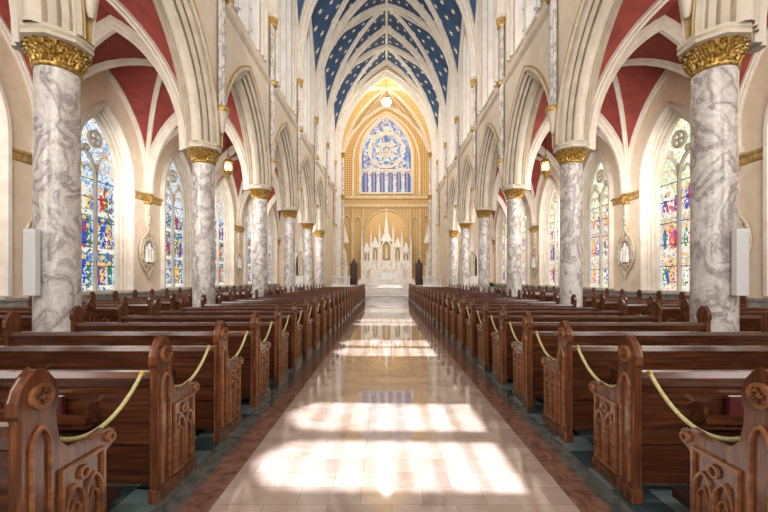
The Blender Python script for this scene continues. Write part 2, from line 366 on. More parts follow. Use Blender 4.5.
# ------------------------------------------------------------ columns
T=root('column','veined white-grey marble column with gilded leaf capital','column','nave columns',(-5,YC(-1),0))
mb=MB(); mb.lathe([(.47,0),(.47,.35),(.44,.40)],n=8,ph=pi/8); mb.lathe([(.42,.40),(.43,.46),(.39,.52),(.36,.55),(.39,.60),(.37,.66),(.325,.70)],n=32); mb.obj('base',GREYM,35,T)
mb=MB(); mb.lathe([(.288,.70),(.284,2.5),(.274,4.60)],n=40); mb.obj('shaft',MARB,35,T)
def capital(r0,r1,z0,z1,leafn=10):
    mb=MB(); H=z1-z0; g=(r1-r0)
    mb.lathe([(r0+.005,z0-.05),(r0+.03,z0-.03),(r0+.035,z0),(r0+.01,z0+.02),(r0+.01,z0+H*.4),(r0+g*.45,z0+H*.8),(r1*.93,z1)],n=24)
    for tier,(zb,hh,ex,off) in enumerate(((z0+.02,H*.42,.55,0),(z0+H*.26,H*.46,.8,.5),(z0+H*.55,H*.40,1.05,0))):
        for i in range(leafn):
            t=2*pi*(i+off)/leafn
            rows=[(0,.35,.0),(.2,.95,.12),(.38,.6,.25),(.55,1.0,.45),(.75,.6,.9),(.95,.75,1.1),(1.0,.35,1.3),(.86,.12,1.35)]
            vs=[];fs=[]
            w=pi*(r0+.05)/leafn*.95
            for q,ww,out in rows:
                for j,jj in enumerate((-1,-.5,0,.5,1)):
                    rr=r0+.012+out*g*ex*.62+(.022 if jj==0 else (.016 if abs(jj)==1 else -.008))*(g/.15)
                    zz=zb+hh*q-(.15*hh*q if abs(jj)==1 else 0)
                    a=t+w*ww*jj/rr
                    vs.append((rr*cos(a),rr*sin(a),zz))
            for r in range(len(rows)-1):
                for j in range(4): fs.append((r*5+j,r*5+j+1,r*5+j+6,r*5+j+5))
            mb.add(vs,fs)
    return mb
mb=capital(.274,.40,4.62,4.94,16); mb.obj('capital',GOLD,50,T)
mb=MB(); mb.lathe([(.39,4.93),(.45,4.95),(.46,4.99),(.43,5.01),(.46,5.04),(.46,5.09)],n=8,ph=pi/8); mb.obj('abacus',CREAM2,35,T)
for s in (-1,1):
    for k in range(-1,5):
        if (s,k)!=(-1,-1): clone(T,(4.91 if (s,k)==(1,0) else s*5,YC(k),0))
for s in (-1,1):
    T=root('respond_pier','slim marble column standing against the cream pier','column','respond columns',(s*5,YC(5)-.46,0))
    mb=MB(); mb.lathe([(.38,0),(.38,.5),(.28,.6),(.26,4.5)],n=24); mb.obj('shaft',MARB,35,T)
    mb=capital(.26,.38,4.56,5.0,10); mb.obj('capital',GOLD,50,T)
# nave wall shafts
T=root('wall_shaft','clustered marble wall shafts with gilded capital and corbel','shaft','nave wall shafts',(-4.50,YC(-2),0))
mb=MB(); mb.lathe([(.03,5.42),(.06,5.5),(.09,5.75),(.15,5.95),(.17,6.0),(.17,6.06)],n=12,sx=1); mb.obj('corbel',CREAM2,40,T)
for dx,dy,r in ((0,0,.075),(0,-.13,.05),(0,.13,.05)):
    mb=MB(); mb.lathe([(r,6.06),(r,11.4)],(dx,dy),14); mb.obj('shaft',MARB,40,T)
for zz in (6.0,9.05):
    mb=MB(); mb.lathe([(.18,zz),(.20,zz+.04),(.20,zz+.1),(.18,zz+.14)],n=14); mb.obj('shaft_ring',GOLD,40,T)
mb=capital(.14,.20,11.38,11.68,10); mb.obj('capital',GOLD,50,T)
mb=MB(); mb.lathe([(.20,11.66),(.24,11.7),(.24,11.78)],n=8,ph=pi/8); mb.obj('abacus',CREAM2,None,T)
for s in (-1,1):
    for k in range(-2,7):
        if (s,k)!=(-1,-2): clone(T,(s*4.50,YC(k)-(.35 if k==6 else 0),0))
# ------------------------------------------------------------ vaults
def cells(mb,cx,cy,ax,ay,zs,Ht,Hw,Hd,n=12,m=5):
    L=hypot(ax,ay)
    for sx in (-1,1):
        for sy in (-1,1):
            A=[];Bq=[];al=0;bl=0;pa=pb=None
            for i in range(n+1):
                t=i/n; tt=t*t*.35+t*.65
                d=Vector((cx+sx*ax*(1-tt),cy+sy*ay*(1-tt),zs+ph(tt*L,L,Hd)))
                a=Vector((d.x,cy+sy*ay,zs+ph(tt*ax,ax,Ht))); b=Vector((cx+sx*ax,d.y,zs+ph(tt*ay,ay,Hw)))
                if pa: al+=(a-pa).length; bl+=(b-pb).length
                pa,pb=a,b
                A.append([(a.lerp(d,j/m),(a.lerp(d,j/m).y,al)) for j in range(m+1)])
                Bq.append([(b.lerp(d,j/m),(b.lerp(d,j/m).x,bl)) for j in range(m+1)])
            for G in (A,Bq):
                vs=[p for r in G for p,_ in r]; uv=[q for r in G for _,q in r]
                fs=[(i*(m+1)+j,i*(m+1)+j+1,(i+1)*(m+1)+j+1,(i+1)*(m+1)+j) for i in range(n) for j in range(m)]
                mb.add(vs,fs,0,uv)
def ribpath(p0,p1,zs,H,zb,n=14):
    a=Vector(p0);b=Vector(p1);L=(b-a).length/2; d=(b-a).normalized()
    pts=[(L+u,z) for u,z in apath(L,H,zs,n,zb)]
    return [(a.x+d.x*u,a.y+d.y*u,z) for u,z in pts],(-d.y,d.x,0)
def ribprof(w,dpt): return [(-.03,-w),(dpt*.35,-w),(dpt*.5,-w*.55),(dpt*.8,-w*.6),(dpt,-w*.3),(dpt,w*.3),(dpt*.8,w*.6),(dpt*.5,w*.55),(dpt*.35,w),(-.03,w)]
mb=MB(); AX=4.62; HT=8.3; HW=5.6
for k in range(-2,6): cells(mb,0,YC(k)+S/2,AX,S/2,ZV,HT,HW,HT+.05)
struct(mb.obj('ceiling',STAR,60),'blue rib vault painted with gold stars')
def rib_thing(label,paths,w,d,loc=(0,0,0),mat=RIB):
    global n_
    mb=MB()
    for p,B in paths: mb.sweep(p,ribprof(w,d),B)
    o=mb.obj('trim_%d'%n_,mat,40); n_+=1; struct(o,label); o.location=loc; return o
def copyto(q,loc):
    global n_
    o=q.copy(); o.name='trim_%d'%n_; n_+=1; COL.objects.link(o); o.location=loc
p=ribpath((-AX,0,0),(AX,0,0),ZV,HT,11.75,20)
t0=rib_thing('broad cream transverse vault arch across the nave',[p],.25,.30,(0,YC(-2),0))
for k in range(-1,7): copyto(t0,(0,YC(k)-(.15 if k==6 else 0),0))
p1=ribpath((-AX,-S/2,0),(AX,S/2,0),ZV,HT+.05,11.75,20); p2=ribpath((-AX,S/2,0),(AX,-S/2,0),ZV,HT+.05,11.75,20)
d0=rib_thing('cream diagonal vault rib crossing at the ridge',[p1],.15,.22,(0,YC(-2)+S/2,0))
d1=rib_thing('cream diagonal vault rib crossing at the ridge',[p2],.15,.22,(0,YC(-2)+S/2,0))
w0=[rib_thing('cream wall rib framing the clerestory',[ribpath((s*(AX-.02),-S/2,0),(s*(AX-.02),S/2,0),ZV,HW,11.75,12)],.13,.18,(0,YC(-2)+S/2,0)) for s in (-1,1)]
zr=ZV+HT
rib_thing('long cream ridge rib along the nave crown',[([(0,YW,zr),(0,YE,zr)],(-1,0,0))],.10,.12)
r0=rib_thing('cream cross ridge rib rising to the crown',[([(-AX,0,ZV+HW),(0,0,zr)],(0,1,0)),([(0,0,zr),(AX,0,ZV+HW)],(0,1,0))],.10,.14,(0,YC(-2)+S/2,0))
bs=MB(); bs.lathe([(.05,zr-.30),(.12,zr-.27),(.22,zr-.2),(.22,zr-.1)],n=12); b0=bs.obj('trim_%d'%n_,RIB,40); n_+=1; struct(b0,'carved boss where the ribs cross'); b0.location=(0,YC(-2)+S/2,0)
for k in range(-1,6):
    for q in [d0,d1,r0,b0]+w0: copyto(q,(0,YC(k)+S/2,0))
# aisle vaults
AXA=(XW-5.38)/2; CXA=(XW+5.38)/2; HA=3.45
for s in (-1,1):
    mb=MB()
    for k in range(-2,6): cells(mb,s*CXA,YC(k)+S/2,AXA,S/2,ZS,HA,HA,HA+.1,10,4)
    struct(mb.obj('ceiling',RED,60),'red plaster aisle rib vault')
    tq=rib_thing('cream moulded arch spanning the side aisle',[ribpath((s*CXA-AXA,0,0),(s*CXA+AXA,0,0),ZS,HA,4.95,14)],.19,.26,(0,YC(-2),0))
    da=rib_thing('slim cream diagonal rib on red aisle vault',[ribpath((s*CXA-AXA,-S/2,0),(s*CXA+AXA,S/2,0),ZS,HA+.1,4.95,14)],.08,.16,(0,YC(-2)+S/2,0))
    db=rib_thing('slim cream diagonal rib on red aisle vault',[ribpath((s*CXA-AXA,S/2,0),(s*CXA+AXA,-S/2,0),ZS,HA+.1,4.95,14)],.08,.16,(0,YC(-2)+S/2,0))
    wa=rib_thing('cream wall rib over the stained glass window',[ribpath((s*(XW-.03),-S/2,0),(s*(XW-.03),S/2,0),ZS,HA,4.95,14)],.09,.12,(0,YC(-2)+S/2,0))
    for k in range(-1,7):
        copyto(tq,(0,YC(k)-(.2 if k==6 else 0),0))
        if k<6:
            for q in (da,db,wa): copyto(q,(0,YC(k)+S/2,0))
# ------------------------------------------------------------ outer walls and windows
for s,side in ((-1,'left'),(1,'right')):
    mb=MB(); f=lambda u,z:(s*XW,u,z)
    for k in range(-2,6):
        arch_panel(mb,f,YC(k),YC(k+1),0,9.0,YC(k)+S/2,1.22,1.05,5.0,2.15,12)
    struct(mb.obj('wall_'+side,AISLEW),'warm cream plaster aisle wall')
    mb=MB(); mb.box(s*XW,s*(XW-.05),YW,YE,0,.92); mb.box(s*XW,s*(XW-.09),YW,YE,.92,.99); mb.box(s*XW,s*(XW-.09),YW,YE,0,.18)
    struct(mb.obj('baseboard_'+side,GREYM),'grey marble wainscot')
    for k in range(-2,6):
        for (a,b) in ((YC(k),YC(k)+S/2-1.40),(YC(k)+S/2+1.40,YC(k+1))):
            mb=MB(); z=4.65
            mb.prism([(0,z-.16),(.05,z-.14),(.06,z),(.12,z+.06),(.13,z+.11),(0,z+.13)],lambda p:(s*(XW-p[0]),a,p[1]),lambda p:(s*(XW-p[0]),b,p[1]))
            i=a
            while i<b-.1:
                mb.box(s*(XW-.05),s*(XW-.10),i+.03,i+.11,z-.12,z+.0); i+=.17
            struct(mb.obj('trim_%d'%n_,GOLDP),'gold-painted wall cornice'); n_+=1
    T=root('stained_glass_window','tall pointed stained glass window with %s figures'%('blue robed' if s<0 else 'rose and white'),'window','aisle windows',(s*XW,YC(-2)+S/2,0))
    fr=MB()
    pr=[(-.20,-.06),(-.16,-.16),(-.06,-.16),(-.02,-.05),(.0,.03),(.05,.02),(.09,.07),(.07,.13),(.13,.12),(.17,.17),(.15,.23),(.22,.23),(.27,.29),(.27,.36),(.0,.36),(0,.02),(-.20,.0)]
    fr.sweep([(0,u,z) for u,z in apath(1.22,2.15,5.0,14,1.05)],[(n,-s*b) for n,b in pr],(-1,0,0))
    fr.box(-s*.12,s*.36,-1.25,1.25,.97,1.07)
    fr.obj('stone_surround',RIB,40,T)
    g=MB(); A=.98
    pts=apath(A,1.85,5.0,12,1.05)
    vs=[(s*.32,u,z) for u,z in pts]; g.add(vs,[tuple(range(len(vs)))],0,[(u,z) for u,z in pts]); g.obj('glass',GL_L if s<0 else GL_R,None,T)
    tr=MB()
    xo=s*.27
    tr.sweep([(xo,0,1.05),(xo,0,5.3)],rect(.04,.06),(-1,0,0))
    for c in (-.48,.48):
        tr.sweep([(xo,u,z) for u,z in apath(.46,.75,4.9,8,None,c)],rect(.03,.06),(-1,0,0))
        for d in (-.15,.15): tr.sweep([(xo,u,z) for u,z in apath(.14,.22,5.0,5,None,c+d)],rect(.012,.03),(-1,0,0))
    for (cy,cz,r) in ((0,6.12,.27),(-.42,5.72,.10),(.42,5.72,.10)):
        tr.sweep([(xo,cy+r*cos(t*pi/10),cz+r*sin(t*pi/10)) for t in range(20)],rect(.025,.06),(-1,0,0),closed=True)
    for q in range(4):
        t=q*pi/2+pi/4
        tr.sweep([(xo,.12*cos(t)+.11*cos(v*pi/5),6.12+.12*sin(t)+.11*sin(v*pi/5)) for v in range(10)],rect(.010,.04),(-1,0,0),closed=True)
    tr.obj('tracery',RIB,40,T)
    br=MB()
    for z in (1.9,2.65,3.4,4.15,4.75): br.box(s*.29,s*.31,-.95,.95,z-.012,z+.012)
    br.obj('saddle_bars',IRON,None,T)
    for k in range(-1,6): clone(T,(s*XW,YC(k)+S/2,0))
    T=root('wall_corbel','cream and gold corbel carrying aisle vault ribs','corbel','aisle wall corbels',(s*(XW-.02),YC(-2),0))
    mb=MB()
    mb.lathe([(.03,3.45),(.09,3.55),(.05,3.62),(.17,3.85),(.18,3.9),(.09,3.95),(.12,4.3),(.12,4.45)],n=12); mb.obj('corbel_shaft',CREAM2,40,T)
    mb=capital(.13,.24,4.42,4.80,8); mb.obj('capital',GOLD,50,T)
    mb=MB(); mb.lathe([(.24,4.78),(.30,4.83),(.30,4.98)],n=8,ph=pi/8); mb.obj('abacus',CREAM2,None,T)
    for k in range(-1,7): clone(T,(s*(XW-.02),YC(k)-(.35 if k==6 else 0),0))
    T=root('station_of_the_cross','pale carved relief plaque in an ornate pointed frame','wall relief','stations of the cross',(s*(XW-.05),YC(-1),2.5))
    bk=MB(); N=28
    el=[(.40*cos(2*pi*i/N),.50*sin(2*pi*i/N)) for i in range(N)]
    bk.prism(el,lambda p:(s*.04,p[0],p[1]),lambda p:(-s*.02,p[0],p[1])); bk.obj('backing',GREYM,None,T)
    fm=MB(); fm.sweep([(-s*.03,p[0],p[1]) for p in el],circ(.05,8),(-1,0,0),closed=True)
    vp=[(.0,.98),(.10,.74),(.26,.62),(.40,.46),(.50,.22),(.54,0),(.50,-.22),(.40,-.46),(.26,-.62),(.12,-.72),(0,-.95),(-.12,-.72),(-.26,-.62),(-.40,-.46),(-.50,-.22),(-.54,0),(-.50,.22),(-.40,.46),(-.26,.62),(-.10,.74)]
    fm.sweep([(-s*.03,p[0],p[1]) for p in vp],circ(.045,6),(-1,0,0),closed=True)
    fm.box(-s*.02,-s*.08,-.03,.03,.9,1.2); fm.box(-s*.02,-s*.08,-.10,.10,1.06,1.11)
    for i in range(0,N,2): fm.box(-s*.05,-s*.10,el[i][0]*1.16-.035,el[i][0]*1.16+.035,el[i][1]*1.18-.035,el[i][1]*1.18+.035)
    fm.obj('frame',PALEP,40,T)
    fg=MB()
    for dy,h in ((-.17,.62),(0,.74),(.17,.58)):
        fg.lathe([(.09,-.38),(.075,-.2),(.05,-.38+h*.55),(.075,-.38+h*.78),(.03,-.38+h*.84),(.045,-.38+h*.93),(.02,-.38+h)],(-s*.06,dy),10)
    fg.obj('relief_figures',WHITE,40,T)
    for k in range(0,6): clone(T,(s*(XW-.05),YC(k),2.5))
# end walls
mb=MB(); mb.box(-XW,XW,YW-.2,YW,0,21); struct(mb.obj('wall_front',CREAM),'cream entrance wall')
for s,side in ((-1,'left'),(1,'right')):
    mb=MB(); mb.box(s*5.4,s*XW,YE,YE+.2,0,9.0); struct(mb.obj('wall_aisle_end_'+side,AISLEW),'cream end wall of the side aisle')
    T=root('side_altar','white marble side altar with gothic canopy','altar','side altars',(s*7.4,YE-.5,0))
    mb=MB(); mb.box(-1.1,1.1,-.5,.3,0,1.1); mb.box(-1.2,1.2,-.55,.3,1.1,1.2); mb.box(-1,1,.0,.4,1.2,1.7)
    for x,h in ((-.9,4),(-.45,4.4),(.45,4.4),(.9,4)):
        mb.box(x-.1,x+.1,.1,.35,1.7,h*.75); mb.lathe([(.14,h*.75),(.02,h),(.04,h+.05),(0.005,h+.12)],(x,.22),4,ph=pi/4)
    mb.sweep([(u,.2,z) for u,z in apath(.4,.7,3.2,8,1.7)],rect(.05,.1),(0,1,0)); mb.lathe([(.3,3.9),(.03,5.4),(.06,5.5),(.01,5.7)],(0,.22),4,ph=pi/4)
    mb.obj('canopy',WHITE,40,T)
    mb=MB(); mb.lathe([(.22,1.7),(.2,2.2),(.14,2.7),(.17,2.95),(.06,3.1),(.09,3.22),(.03,3.35)],(0,.1),12); mb.obj('figure',CREAM2,50,T)
# ------------------------------------------------------------ chancel
CY=41.0; CX=5.0
mb=MB(); f=lambda u,z:(u,YE,z)
arch_panel(mb,f,-5,5,0,21,0,4.35,0,12.6,7.1,18); struct(mb.obj('wall_chancel_arch',CREAM),'cream wall pierced by the tall chancel arch')
h2=[(-.30,.02),(-.30,-.12),(-.22,-.18),(-.12,-.12),(-.08,-.2),(.0,-.22),(.05,-.16),(.04,-.04),(.12,-.04),(.18,.02),(.15,.10),(.22,.10),(.28,.16),(.26,.22),(.34,.24),(.38,.32),(.36,.40),(.0,.42)]
mb=MB(); mb.sweep([(u,YE,z) for u,z in apath(4.35,7.1,12.6,20,.85)],h2,(0,1,0)); struct(mb.obj('trim_%d'%n_,RIB,40),'tall moulded cream chancel arch'); n_+=1
mb=MB(); mb.sweep([(u,YE-.10,z) for u,z in apath(4.35,7.1,12.6,20,12)],[(-.22,-.09),(-.17,-.13),(-.12,-.09)],(0,1,0)); struct(mb.obj('trim_%d'%n_,GOLD,40),'gilded beading on the chancel arch'); n_+=1
for s in (-1,1):
    T=root('chancel_shaft','tall slim marble shaft with gilded capitals beside chancel arch','shaft','chancel shafts',(s*3.85,YE+.3,.87))
    mb=MB(); mb.lathe([(.2,0),(.2,.4),(.11,.5),(.11,7.6)],n=14); mb.obj('shaft',MARB,40,T)
    mb=MB(); mb.lathe([(.09,7.9),(.09,11.3)],n=12); mb.obj('shaft',MARB,40,T)
    mb=capital(.11,.2,7.6,7.95,8); mb.obj('capital',GOLD,40,T); mb=capital(.09,.2,11.3,11.7,8); mb.obj('capital',GOLD,40,T)
for s,side in ((-1,'left'),(1,'right')):
    mb=MB(); mb.box(s*CX,s*(CX+.2),YE,CY,0,21); struct(mb.obj('wall_chancel_'+side,DIAP),'gold stencilled chancel side wall')
    mb=MB()
    for z in (9.2,10.1,5.2): mb.box(s*CX,s*(CX-.15),YE+.1,CY,z-.1,z+.1)
    for yy in (36.0,38.6):
        mb.sweep([(s*(CX-.05),u,z) for u,z in apath(.9,1.5,7.2,8,1.2,yy)],rect(.08,.1),(-1,0,0))
        mb.sweep([(s*(CX-.05),u,z) for u,z in apath(.9,1.6,14.0,8,10.6,yy)],rect(.08,.1),(-1,0,0))
    struct(mb.obj('trim_%d'%n_,CREAMG,40),'cream arched mouldings on chancel side wall'); n_+=1
mb=MB(); f=lambda u,z:(u,CY,z); arch_panel(mb,f,-CX,CX,0,21,0,2.75,10.6,14.3,4.5,14); struct(mb.obj('wall_back',DIAP),'gold stencilled wall behind the high altar')
mb=MB(); cells(mb,0,(YE+CY)/2,CX,(CY-YE)/2,12.6,7.3,5.5,7.4,12,5); struct(mb.obj('ceiling',CHANV,60),'pale gold chancel rib vault')
cyc=(YE+CY)/2; ay=(CY-YE)/2
rib_thing('cream chancel vault rib meeting at the crown',[ribpath((-CX,-ay,0),(CX,ay,0),12.6,7.4,12,18)],.13,.22,(0,cyc,0))
rib_thing('cream chancel vault rib meeting at the crown',[ribpath((-CX,ay,0),(CX,-ay,0),12.6,7.4,12,18)],.13,.22,(0,cyc,0))
rib_thing('cream wall arch above the altar window',[ribpath((-CX,0,0),(CX,0,0),12.6,7.3,12,18)],.16,.28,(0,CY-.15,0))
rib_thing('cream arch around the altar window',[([(u,0,z) for u,z in apath(3.6,5.4,13.8,16,10.2)],(0,1,0))],.12,.16,(0,CY-.08,0))
for t in (-3.4,-1.8,1.8,3.4):
    x=t; z0=12.6+ph(CX-abs(x),CX,7.3)
    rib_thing('slim cream rib fanning over the sanctuary',[([(x,CY-.1,z0),(0,cyc,19.95)],(0.95,.3,0) if x>0 else (.95,-.3,0))],.08,.12)
for s in (-1,1):
    rib_thing('cream wall rib on the chancel side',[ribpath((s*(CX-.03),-ay,0),(s*(CX-.03),ay,0),12.6,5.5,12,14)],.1,.18,(0,cyc,0))
# altar window
T=root('altar_window','large pointed altar window with rose tracery in lavender and blue glass','window',None,(0,CY,0))
mb=MB(); mb.sweep([(u,0,z) for u,z in apath(2.75,4.5,14.3,18,10.6)],[(-.2,-.02),(-.16,-.12),(0,-.1),(.04,.02),(.12,.06),(.16,.3),(0,.3),(-.2,0)],(0,1,0)); mb.box(-2.9,2.9,-.2,.3,10.45,10.62); mb.obj('stone_surround',RIB,40,T)
pts=apath(2.66,4.4,14.3,16,10.6); g=MB(); g.add([(u,.22,z) for u,z in pts],[tuple(range(len(pts)))],0,pts); g.obj('glass',GL_C,None,T)
tr=MB()
for i in range(1,6): tr.sweep([(-2.66+i*.887,.12,10.6),(-2.66+i*.887,.12,12.6)],rect(.07,.08),(0,1,0))
for i in range(6): tr.sweep([(u,.12,z) for u,z in apath(.40,.55,12.4,6,None,-2.66+(i+.5)*.887)],rect(.05,.08),(0,1,0))
tr.box(-2.66,2.66,.05,.2,12.98,13.16)
def ring(cx,cz,r,w=.05,n=24): tr.sweep([(cx+r*cos(2*pi*i/n),.12,cz+r*sin(2*pi*i/n)) for i in range(n)],rect(w,.08),(0,1,0),closed=True)
ring(0,15.2,1.85,.11,36); ring(0,15.2,.50,.07)
for i in range(8):
    t=2*pi*i/8; ring(1.18*cos(t),15.2+1.18*sin(t),.48,.06,16)
ring(0,17.7,.45,.06); ring(-1.9,13.6,.36,.05); ring(1.9,13.6,.36,.05); ring(-1.25,17.0,.22,.04,12); ring(1.25,17.0,.22,.04,12)
tr.obj('tracery',RIB,40,T)
for z in (9.2,10.1):
    mb=MB(); mb.box(-CX,CX,CY-.3,CY,z-.12,z+.12); mb.box(-CX,CX,CY-.2,CY,z-.22,z-.12); struct(mb.obj('trim_%d'%n_,CREAMG),'cream and gilt cornice behind the high altar'); n_+=1
T=root('gilded_recess','gold mosaic panel framed by cream arches behind the altar','wall panelling',None,(0,CY-.16,0))
mb=MB()
for c,a in ((-4.2,.5),(4.2,.5),(-3.05,.42),(3.05,.42)):
    mb.sweep([(u,0,z) for u,z in apath(a,a*1.5,7.4,8,2,c)],rect(.05,.10),(0,1,0))
mb.sweep([(u,0,z) for u,z in apath(2.3,2.4,6.3,12,1)],[(-.1,-.12),(.0,-.16),(.08,-.12),(.12,0),(.1,.1),(-.1,.1)],(0,1,0))
for x in (-2.5,-3.6,-4.75,2.5,3.6,4.75): mb.box(x-.07,x+.07,-.14,.1,.87,8.9)
mb.obj('arch_moulding',CREAMG,40,T)
mb=MB(); pp=apath(2.3,2.4,6.3,12,1); mb.prism(pp,lambda p:(p[0],-.03,p[1]),lambda p:(p[0],.05,p[1])); mb.obj('mosaic_panel',AMBER,None,T)
# floor platform + steps
T=root('altar_steps','white marble steps rising to the sanctuary','steps',None,(0,29.2,0))
mb=MB()
for i in range(6): mb.box(-2.9,2.9,i*.33,2.0,i*.145,(i+1)*.145)
mb.obj('tread',WHITE,None,T)
mb=MB()
for i in range(6): mb.box(-2.9,2.9,i*.33-.03,i*.33+.02,(i+1)*.145-.045,(i+1)*.145+.004)
mb.obj('nosing',GREYM,None,T)
mb=MB(); mb.box(-4.6,4.6,31.2,CY,.0,.87); struct(mb.obj('floor',WHITE),'raised white marble sanctuary floor')
for s in (-1,1):
    T=root('altar_rail','white marble communion rail with small pointed openings','railing','communion rail',(s*3.75,31.5,.87))
    mb=MB(); mb.box(-.75,.75,-.12,.12,0,.12); mb.box(-.78,.78,-.15,.15,.65,.77)
    for i in range(9): mb.lathe([(.07,.1),(.05,.2),(.05,.5),(.07,.65)],(-.68+i*.17,0),8)
    mb.obj('balustrade',WHITE,35,T)
# high altar reredos
T=root('high_altar','white marble gothic high altar with pinnacles and spire','altar',None,(0,39.3,.87))
mb=MB(); mb.box(-3.2,3.2,-1.9,1,0,.18); mb.box(-2.9,2.9,-1.6,1,.18,.36); mb.box(-2.7,2.7,-1.3,1,.36,.54); mb.obj('plinth',WHITE,None,T)
mb=MB(); mb.box(-1.7,1.7,-.9,0,.54,1.5); mb.box(-1.8,1.8,-.98,0,1.5,1.62)
for i in range(-2,3): mb.sweep([(u,-.92,z) for u,z in apath(.24,.3,1.1,6,.65,i*.62)],rect(.03,.04),(0,1,0))
mb.box(-2.6,2.6,-.2,.5,.54,2.3); mb.box(-2.65,2.65,-.25,.5,2.3,2.4); mb.obj('mensa',WHITE,None,T)
mb=MB(); nb=MB(); fg=MB()
for c in (-2.0,-1.15,1.15,2.0):
    top=4.4 if abs(c)<1.5 else 3.9
    nb.box(c-.36,c+.36,.35,.5,2.4,top-.6)
    mb.sweep([(u,.1,z) for u,z in apath(.3,.45,top-1.0,8,2.4,c)],rect(.05,.12),(0,1,0))
    mb.prism([(c-.42,top-.6),(c+.42,top-.6),(c,top+.45)],lambda p:(p[0],0,p[1]),lambda p:(p[0],.45,p[1]))
    fg.lathe([(.16,2.4),(.15,2.7),(.1,3.1),(.13,3.25),(.05,3.33),(.07,3.42),(.02,3.52)],(c,.05),10)
for c,h in ((-2.5,5.1),(-1.58,5.6),(-.7,6.4),(.7,6.4),(1.58,5.6),(2.5,5.1)):
    mb.box(c-.1,c+.1,-.05,.3,2.4,h-1.5); mb.lathe([(.17,h-1.5),(.02,h),(.05,h+.05),(.005,h+.14)],(c,.1),4,ph=pi/4)
    for q in range(4): mb.lathe([(.02,h-1.3+q*.28),(.19-q*.035,h-1.26+q*.28),(.02,h-1.2+q*.28)],(c,.1),8)
mb.sweep([(u,.0,z) for u,z in apath(.5,.8,3.7,8,2.4)],rect(.07,.2),(0,1,0)); nb.box(-.55,.55,.3,.5,2.4,4.5)
mb.prism([(-.62,4.4),(.62,4.4),(0,5.7)],lambda p:(p[0],-.1,p[1]),lambda p:(p[0],.45,p[1]))
mb.lathe([(.34,4.9),(.30,5.4),(.04,7.3),(.09,7.4),(.01,7.6)],(0,.15),4,ph=pi/4); mb.box(-.02,.02,.13,.17,7.5,7.9); mb.box(-.12,.12,.13,.17,7.7,7.75)
mb.obj('reredos',WHITE,30,T)
nb.obj('niche_backing',GOLDP,None,T)
fg.lathe([(.2,2.6),(.18,3.0),(.12,3.5),(.16,3.7),(.06,3.8),(.08,3.9),(.02,4.0)],(0,0),10); fg.obj('niche_figures',CREAM2,50,T)
for c in (-1.5,-1.0,-.5,.5,1.0,1.5):
    mb=MB(); mb.lathe([(.06,1.62),(.02,1.66),(.02,1.9),(.05,1.93)],(c,-.5),8); mb.lathe([(.018,1.93),(.018,2.3)],(c,-.5),6); mb.obj('candlestick',GOLD,40,T)
T=root('altar_table','white cloth draped altar table in front of reredos','altar',None,(0,34.6,.87))
mb=MB(); mb.box(-1.2,1.2,-.4,.4,0,.95)
for i in range(-2,3): mb.sweep([(u,-.42,z) for u,z in apath(.18,.22,.55,6,.1,i*.46)],rect(.025,.03),(0,1,0))
mb.obj('table_body',WHITE,None,T)
mb=MB(); mb.box(-1.35,1.35,-.5,.5,.95,1.02); mb.box(-.5,.5,-.51,-.49,.45,.95); mb.obj('altar_cloth',SPK,None,T)
for s in (-1,1):
    T=root('canopied_stall','dark carved wooden stall with pointed gothic canopy','chair','sanctuary stalls',(s*2.95,34.6,.87))
    mb=MB(); mb.box(-.3,.3,.2,.28,0,1.7); mb.prism([(-.34,1.7),(.34,1.7),(0,2.45)],lambda p:(p[0],.12,p[1]),lambda p:(p[0],.3,p[1])); mb.sweep([(u,.14,z) for u,z in apath(.22,.35,1.3,6,.6)],rect(.025,.05),(0,1,0)); mb.obj('canopied_back',DARKW,None,T)
    mb=MB(); mb.box(-.26,.26,-.25,.2,.4,.5); mb.obj('seat',REDB,None,T)
    mb=MB()
    for x in (-.3,.3): mb.box(x-.03,x+.03,-.25,.28,.62,.7); mb.box(x-.03,x+.03,-.25,-.19,0,.62); mb.lathe([(.04,0),(.03,1.7),(.06,1.8),(.01,2.1)],(x,.2),8)
    mb.obj('arm',DARKW,None,T)
    T=root('saint_statue','pale statue on bracket beneath a gilded canopy','statue','sanctuary statues',(s*4.2,38.5,.87))
    mb=MB(); mb.lathe([(.35,0),(.35,1.6),(.42,1.7),(.42,1.8)],n=8,ph=pi/8); mb.obj('pedestal',WHITE,None,T)
    mb=MB(); mb.lathe([(.30,1.8),(.28,2.3),(.2,2.9),(.25,3.15),(.09,3.28),(.12,3.42),(.1,3.52),(.02,3.58)],n=14); mb.obj('figure',CREAM2,50,T)
    mb=MB(); mb.lathe([(.4,4.1),(.42,4.3),(.03,5.8),(.06,5.9),(.01,6)],n=6); mb.obj('canopy',WHITE,None,T)
# chancel lamp
T=root('chancel_lamp','bright gilded lantern hanging from the chancel vault','lamp',None,(0,35.2,17.5))
mb=MB(); mb.lathe([(.012,.6),(.012,2.2)],n=6); mb.obj('chain',IRON,None,T)
mb=MB(); mb.lathe([(.08,-.24),(.30,-.15),(.42,.05),(.42,.20),(.30,.38),(.08,.45)],n=16); mb.obj('lamp_glass',LAMPB,None,T)
mb=MB(); mb.lathe([(.30,.40),(.24,.48),(.04,.66)],n=8); mb.obj('lamp_crown',GOLD,None,T)
